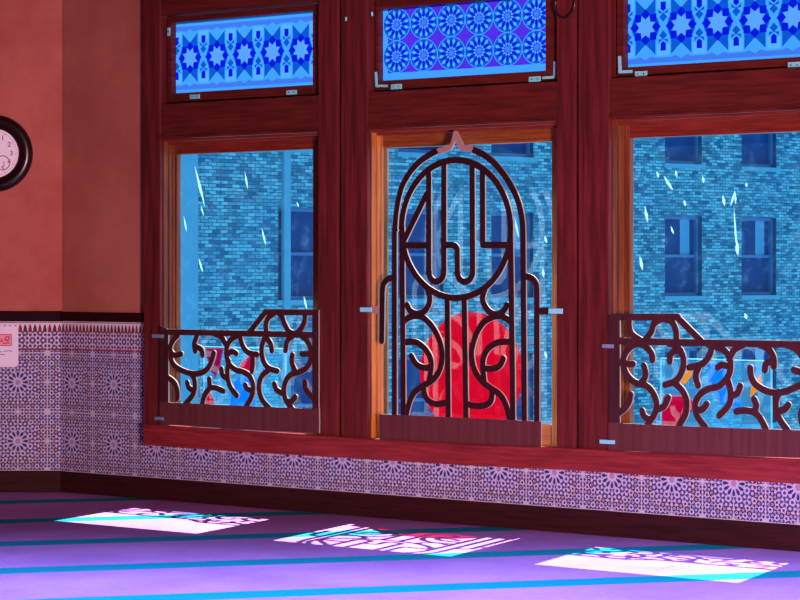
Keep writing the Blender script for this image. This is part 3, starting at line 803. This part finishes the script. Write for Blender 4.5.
mb = MB(); mb.wpoly(q, GO0, GO1 + .0005, 0, 1); mb.build('bottom_board', BM_, g3)
bracket(g3, 602.5, 614, 346, .016, 'dull'); bracket(g3, 600, 615, 441.5, .016, 'metal')

# ------------------------------------------------------------------ coloured glass panels behind the screens
PO = GLASS - .012
def piece(parent, pts, m, label=None, o=PO - .004, name='glass_piece'):
    q = [PW(x, y, o) for x, y in pts]
    mb = MB(); mb.add([W(a, b, o) for a, b in q], [list(range(len(q)))])
    x = mb.build(name, M[m], parent)
    if label: x['label'] = label
    return x
def clear_panel(label, x0, x1, y0, y1, pieces):
    q = [PW(*p, PO) for p in ((x0, y0), (x1, y0))]; s0, s1, z1 = q[0][0], q[1][0], q[0][1]; z0 = PW((x0 + x1) / 2, y1, PO)[1] - .012
    t = thing('stained_glass', W((s0 + s1) / 2, z0, PO), label, 'stained glass', 'stained glass pieces leaning in the windows')
    mb = MB(); mb.add([W(s0, z0, PO), W(s1, z0, PO), W(s1, z1, PO), W(s0, z1, PO)], [[0, 1, 2, 3]]); mb.build('clear_sheet', M['p_clear'], t)
    mb = MB()
    for a, b, c, d in ((s0, s1, z1 - .005, z1), (s0, s0 + .005, z0, z1), (s1 - .005, s1, z0, z1), (s0, s1, z0, z0 + .005)): mb.wbox(a, b, c, d, PO - .003, PO + .003)
    mb.build('edge', M['p_edge'], t)
    for pts, m, lb in pieces: piece(t, pts, m, lb)
    return t
clear_panel('clear glass panel with red and blue shapes behind the low screen nearest the clock', 203.5, 286, 346, 404,
    [([(205.6, 347.5), (224, 347.5), (220.5, 365), (216, 377), (211, 370), (207, 357)], 'p_redd', 'dark red pointed piece'),
     ([(238.7, 368), (242.5, 361), (249, 356), (257, 350), (259.5, 354), (256, 362), (250, 373), (243, 371)], 'p_redp', 'bright red curved piece'),
     ([(199.5, 404), (202, 395), (207.5, 388), (212.5, 394), (215.5, 405)], 'p_redp', 'bright red lower piece'),
     ([(230, 407), (232.5, 385), (240, 374), (252, 380), (257, 408)], 'p_blue', 'blue piece')])
clear_panel('clear glass panel with red, blue and amber shapes behind the rightmost low screen', 660.5, 772, 357.5, 427,
    [([(661, 428), (663.5, 395), (682.5, 395), (692.5, 399), (694, 409), (687, 412), (682, 428)], 'p_redp', 'red piece'),
     ([(680.5, 382.5), (686, 371.5), (693.5, 368.5), (691.5, 376.5), (685, 384.5)], 'p_amber', 'amber piece'),
     ([(708, 363), (722, 363), (731, 376), (741, 400), (742, 411), (731, 408.5), (723, 404), (714, 393), (709, 380)], 'p_blue', 'blue piece'),
     ([(756, 379), (761.5, 374), (762.3, 382), (758, 390.5), (750, 398), (751, 387)], 'p_amber', 'amber pointed piece'),
     ([(767.5, 428), (769, 424), (771, 428)], 'p_red', 'tiny red piece')])
q = [PW(x, y, PO) for x, y in ell(471.5, 373, 51.5, 61, 0, 360, 64)[:-1]]
q = [p for p in q if p[1] > PW(470, 421, PO)[1]]
q.sort(key=lambda p: math.atan2(p[1] - PW(471.5, 373, PO)[1], p[0] - PW(471.5, 373, PO)[0]))
mb = MB(); mb.add([W(a, b, PO) for a, b in q], [list(range(len(q)))])
tag(mb.build('glass_disc', M['p_red']), 'large bright red round glass disc behind the tall arched screen', 'glass disc')

# ------------------------------------------------------------------ wall clock
cc = PL(-5.5, 153.5, 0); CR = 38.6 / F * LY; FR = 24.6 / F * LY
clk = thing('wall_clock', L(cc[0], cc[1] - CR, .0), 'round wall clock with a thick black rim on the salmon wall', 'clock')
def disc(r, o0, o1, n=48): return ([(cc[0] + r * math.cos(2 * PI * k / n), cc[1] + r * math.sin(2 * PI * k / n)) for k in range(n)], o0, o1)
mb = MB(); n = 56; prof = [(CR, .0), (CR, .022), (CR * .96, .034), (CR * .86, .042), (CR * .78, .040), (CR * .72, .032), (FR * 1.03, .026), (FR, .018), (FR, .002)]
vs = []
for r, o in prof: vs += [L(cc[0] + r * math.cos(2 * PI * k / n), cc[1] + r * math.sin(2 * PI * k / n), o) for k in range(n)]
mb.add(vs, [[i * n + k, i * n + (k + 1) % n, (i + 1) * n + (k + 1) % n, (i + 1) * n + k] for i in range(len(prof) - 1) for k in range(n)])
mb.build('rim', simple('black_clock_rim', (.012, .002, .004), .28), clk, smooth=True)
mb = MB(); p, o0, o1 = disc(FR * 1.01, .004, .016); mb.wpoly(p, o0, o1, fn=L)
face = mb.build('face', simple('clock_face', (.95, .90, 1.0), .5), clk)
def text_mesh(mb, txt, size, s, z, o, fn=L, mi=0):
    cu = bpy.data.curves.new('t', 'FONT'); cu.body = txt; cu.size = size; cu.offset = size * .012; cu.align_x = 'CENTER'; cu.align_y = 'CENTER'
    ob = bpy.data.objects.new('t', cu); C.objects.link(ob)
    bpy.context.view_layer.update()
    me = ob.evaluated_get(bpy.context.evaluated_depsgraph_get()).to_mesh()
    mb.add([fn(s + v.co.x, z + v.co.y, o) for v in me.vertices], [list(p.vertices) for p in me.polygons], mi)
    bpy.data.objects.remove(ob); bpy.data.curves.remove(cu)
numeral_ink = simple('numeral_ink', (.12, .05, .10), .6)
for k in range(1, 13):
    mb = MB(); a = PI / 2 - k * PI / 6; text_mesh(mb, str(k), 6.8 / F * LY, cc[0] + FR * .71 * math.cos(a), cc[1] + FR * .71 * math.sin(a), .0168)
    mb.build('numeral', numeral_ink, face)
mb = MB()
for k in range(60):
    a = k * PI / 30; r0, r1 = FR * (.885 if k % 5 else .86), FR * .93
    mb.ribbon([(cc[0] + r0 * math.cos(a), cc[1] + r0 * math.sin(a)), (cc[0] + r1 * math.cos(a), cc[1] + r1 * math.sin(a))], .0012 if k % 5 else .003, .016, .0166, 0, 0, fn=L, cap=False)
mb.build('minute_mark', simple('mark_ink', (.15, .06, .12), .6), face)
sd = PL(3, 163)
mb = MB(); mb.ribbon([(sd[0] + .036 * math.cos(2 * PI * k / 24), sd[1] + .036 * math.sin(2 * PI * k / 24)) for k in range(25)], .006, .016, .0172, 0, 0, fn=L, cap=False)
mb.ribbon([(sd[0] + .007, sd[1] + .008), (sd[0] + .007, sd[1] - .018)], .004, .016, .0174, 0, 0, fn=L)
mb.build('small_dial', simple('dial_ring', (.38, .26, .28), .5), face)
for nm, ln, an, w in (('hour_hand', .55, 200, .007), ('minute_hand', .8, 305, .005)):
    a = math.radians(90 - an + 0); mb = MB()
    mb.ribbon([(cc[0] - .015 * math.cos(a), cc[1] - .015 * math.sin(a)), (cc[0] + FR * ln * math.cos(a), cc[1] + FR * ln * math.sin(a))], w, .018, .0195, 0, 0, fn=L)
    mb.build(nm, M['black'], clk)

# paper notice
z0, z1 = PL(0, 367)[1], PL(0, 324.5)[1]; x1 = PL(18.4, 340)[0]; x0 = x1 - .30
nt_ = thing('notice', L((x0 + x1) / 2, z0, .006), 'white paper notice with a small red framed print taped on the tiled dado', 'notice')
mb = MB(); c = .012
mb.wpoly([(x0, z0), (x1 - c, z0), (x1, z0 + c), (x1, z1), (x0, z1)], .0065, .008, fn=L); mb.build('sheet', simple('notice_paper', (.86, .80, 1.0), .7), nt_)
ink = simple('notice_ink', (.12, .06, .16), .7); pink = simple('notice_pink', (.85, .35, .45), .7); redi = simple('notice_red', (.55, .04, .10), .7)
def px_(x, y): return PL(x, y, .008)
mb = MB(); a, b = px_(-14, 346), px_(11.7, 334)
mb.wbox(a[0], b[0], a[1], b[1], .008, .0083, fn=L); mb.wbox(a[0] + .004, b[0] - .004, a[1] + .004, b[1] - .004, .0083, .0085, mi=1, fn=L)
mb.build('print_block', [redi, pink], nt_)
mb = MB()
for pts in ([(4.5, 340), (6, 337), (9, 336.5), (8.5, 340), (6.5, 340.5)], [(1, 339), (3, 341), (-1, 341.5)], [(3, 343.5), (9, 343)], [(5, 339), (8, 341.5)]):
    mb.ribbon([px_(*p) for p in pts], .0055, .0085, .0088, 0, 0, fn=L)
mb.build('print_mark', redi, nt_)
mb = MB()
for k in range(11): mb.ribbon([px_(15.5 - k * 5.4 - .9, 325.8), px_(15.5 - k * 5.4 + .9, 325.8)], .004, .008, .0083, 0, 0, fn=L)
mb.build('dashed_line', ink, nt_)
for (xa, xb, y) in ((3.5, 11.8, 351.2), (-8, 1.5, 351.6), (-3, 4.5, 354.5), (-16, -5, 354.5)):
    mb = MB(); n_ = int((xb - xa) / 1.0)
    mb.ribbon(smooth_path([px_(xa + i * (xb - xa) / n_, y + random.uniform(-.55, .45)) for i in range(n_ + 1)], 2), .0032, .008, .0083, 0, 0, fn=L)
    mb.build('writing', ink, nt_)

# black cord hooked on the post between the middle and right windows
mb = MB()
pts = [(556, 1), (555.5, 7), (557, 13), (561.5, 17.5), (567, 17), (572, 12), (574.5, 5), (575, -6)]
mb.tube([W(*PW(x, y, FACE + .012), FACE + .012) for x, y in smooth_path(pts, 6)], .0045, 8)
tag(mb.build('cord', M['black'], smooth=True), 'thin black cord looped on the post beside the middle star-patterned pane', 'cord')

# ------------------------------------------------------------------ brick building across the street
PH = math.atan(F / 2800.0)
BD = Vector((math.cos(PH), math.sin(PH), 0)); BN = Vector((math.sin(PH), -math.cos(PH), 0))
BO = Vector(((450 - CX) / F * 49, 49, 0))
def B(s, z, o=0.0):
    p = BO + BD * s + BN * o; return Vector((p.x, p.y, z))
def PB(x, y, o=0.0):
    r = ray(x, y); t = (BO.dot(BN) + o) / Vector((r.x, r.y, 0)).dot(BN)
    p = CAM + r * t; return ((Vector((p.x, p.y, 0)) - BO).dot(BD), p.z)
bz1, bz0 = PB(683, 216)[1], PB(683, 296)[1]
row = PB(683, 164)[1] - bz0
cols = [(PB(x, 250)[0]) for x in (303, 421, 512.5, 596, 683.5, 759)]
cols = cols + [cols[-1] + 2.5, cols[-1] + 5.0, cols[-1] + 7.5]
wid = (PB(702, 250)[0] - PB(665, 250)[0])
bd = thing('brick_building', B(0, -9), 'tall blue-grey brick building seen through the panes across the street', 'building')
holes = []
for j in range(-2, 4):
    for s in cols: holes.append((s - wid / 2, s + wid / 2, bz0 + row * j, bz1 + row * j))
us = sorted(set([cols[0] - 22] + [h for s in cols for h in (s - wid / 2, s + wid / 2)] + [cols[-1] + 5]))
vs_ = sorted(set([-9.0] + [h for j in range(-2, 4) for h in (bz0 + row * j, bz1 + row * j)] + [13.0]))
mb = MB(); grid_wall(mb, us, vs_, holes, B, 0, lambda a, b: (a, b), .2)
mb.build('facade', M['brick'], bd)
mb = MB()
for xa, xb in ((176, 195.5), (281.5, 288)):
    mb.wbox(PB(xa, 250)[0], PB(xb, 250)[0], -9, 12.8, 0, .08, fn=B)
mb.build('pilaster', M['stone'], bd)
for a, b, c, d in holes:
    f = MB(); t = .07
    f.wbox(a, a + t, c, d, -.2, -.1, fn=B); f.wbox(b - t, b, c, d, -.2, -.1, fn=B); f.wbox(a, b, c, c + t, -.2, -.1, fn=B); f.wbox(a, b, d - t, d, -.2, -.1, fn=B)
    f.wbox(a, b, (c + d) / 2 - .03, (c + d) / 2 + .03, -.2, -.12, fn=B)
    f.wbox(a - .06, b + .06, c - .09, c, -.02, .06, mi=1, fn=B)
    fo = f.build('window', [M['fframe'], M['stone']], bd)
    p = MB(); p.add([B(a, c, -.18), B(b, c, -.18), B(b, d, -.18), B(a, d, -.18)], [[0, 1, 2, 3]]); p.build('pane', M['fwin'], fo)
    if a < cols[2] - 1: continue
    p = MB(); wv = (b - a); p.add([B(a + wv * .56, (c + d) / 2, -.17), B(a + wv * .82, (c + d) / 2, -.17), B(a + wv * .82, d - t, -.17), B(a + wv * .56, d - t, -.17)], [[0, 1, 2, 3]]); p.build('blind', M['fcurtain'], fo)

# ------------------------------------------------------------------ light
w = bpy.data.worlds.new('sky'); sc.world = w; w.use_nodes = True
E.nt = w.node_tree; bg = w.node_tree.nodes['Background']
_tc = E.nt.nodes.new('ShaderNodeTexCoord'); _sp = E.nt.nodes.new('ShaderNodeSeparateXYZ'); E.nt.links.new(_tc.outputs['Generated'], _sp.inputs[0])
E.nt.links.new(mix(E.nt, E(_sp.outputs[2]).sm(.1, .7), (.28, .70, 1.0), (.10, .30, .75)), bg.inputs[0])
E.nt.links.new((2.3 - E(_sp.outputs[2]).sm(.05, .6) * 1.7).v, bg.inputs[1])
sd_ = Vector((-.2356, -.510, -.827)).normalized()
sun = bpy.data.lights.new('sun', 'SUN'); sun.energy = 18; sun.angle = math.radians(.5); sun.color = (1, .93, .88)
so = bpy.data.objects.new('sun', sun); C.objects.link(so); so.rotation_euler = sd_.to_track_quat('-Z', 'Y').to_euler(); so.location = (3, 14, 8)
def area(name, loc, target, size, sizey, energy, col, spread=PI):
    l = bpy.data.lights.new(name, 'AREA'); l.shape = 'RECTANGLE'; l.size = size; l.size_y = sizey; l.energy = energy; l.color = col; l.spread = spread
    o = bpy.data.objects.new(name, l); C.objects.link(o); o.location = loc
    o.rotation_euler = (Vector(target) - Vector(loc)).to_track_quat('-Z', 'Y').to_euler(); return o
area('wall_fill_light', (2.1, 1.6, .62), (.2, 12, .95), 1.0, .8, 128, (1, .60, .60), math.radians(60))  # added unseen pink fill light for walls and woodwork
area('floor_fill_light', (-.4, 7.9, 3.2), (-.4, 8.4, 0), 4.5, 1.2, 112, (.36, .50, 1.0), math.radians(66))  # added unseen blue-violet fill light over the carpet

cam = bpy.data.cameras.new('camera'); cam.sensor_width = 36; cam.lens = F / 800 * 36; cam.shift_y = -(300 - HY) / 800
cam.clip_end = 500
co = bpy.data.objects.new('camera', cam); C.objects.link(co); co.location = CAM; co.rotation_euler = (PI / 2, 0, 0)
sc.camera = co
sc.view_settings.view_transform = 'Standard'
sc.cycles.max_bounces = 8; sc.cycles.transparent_max_bounces = 16
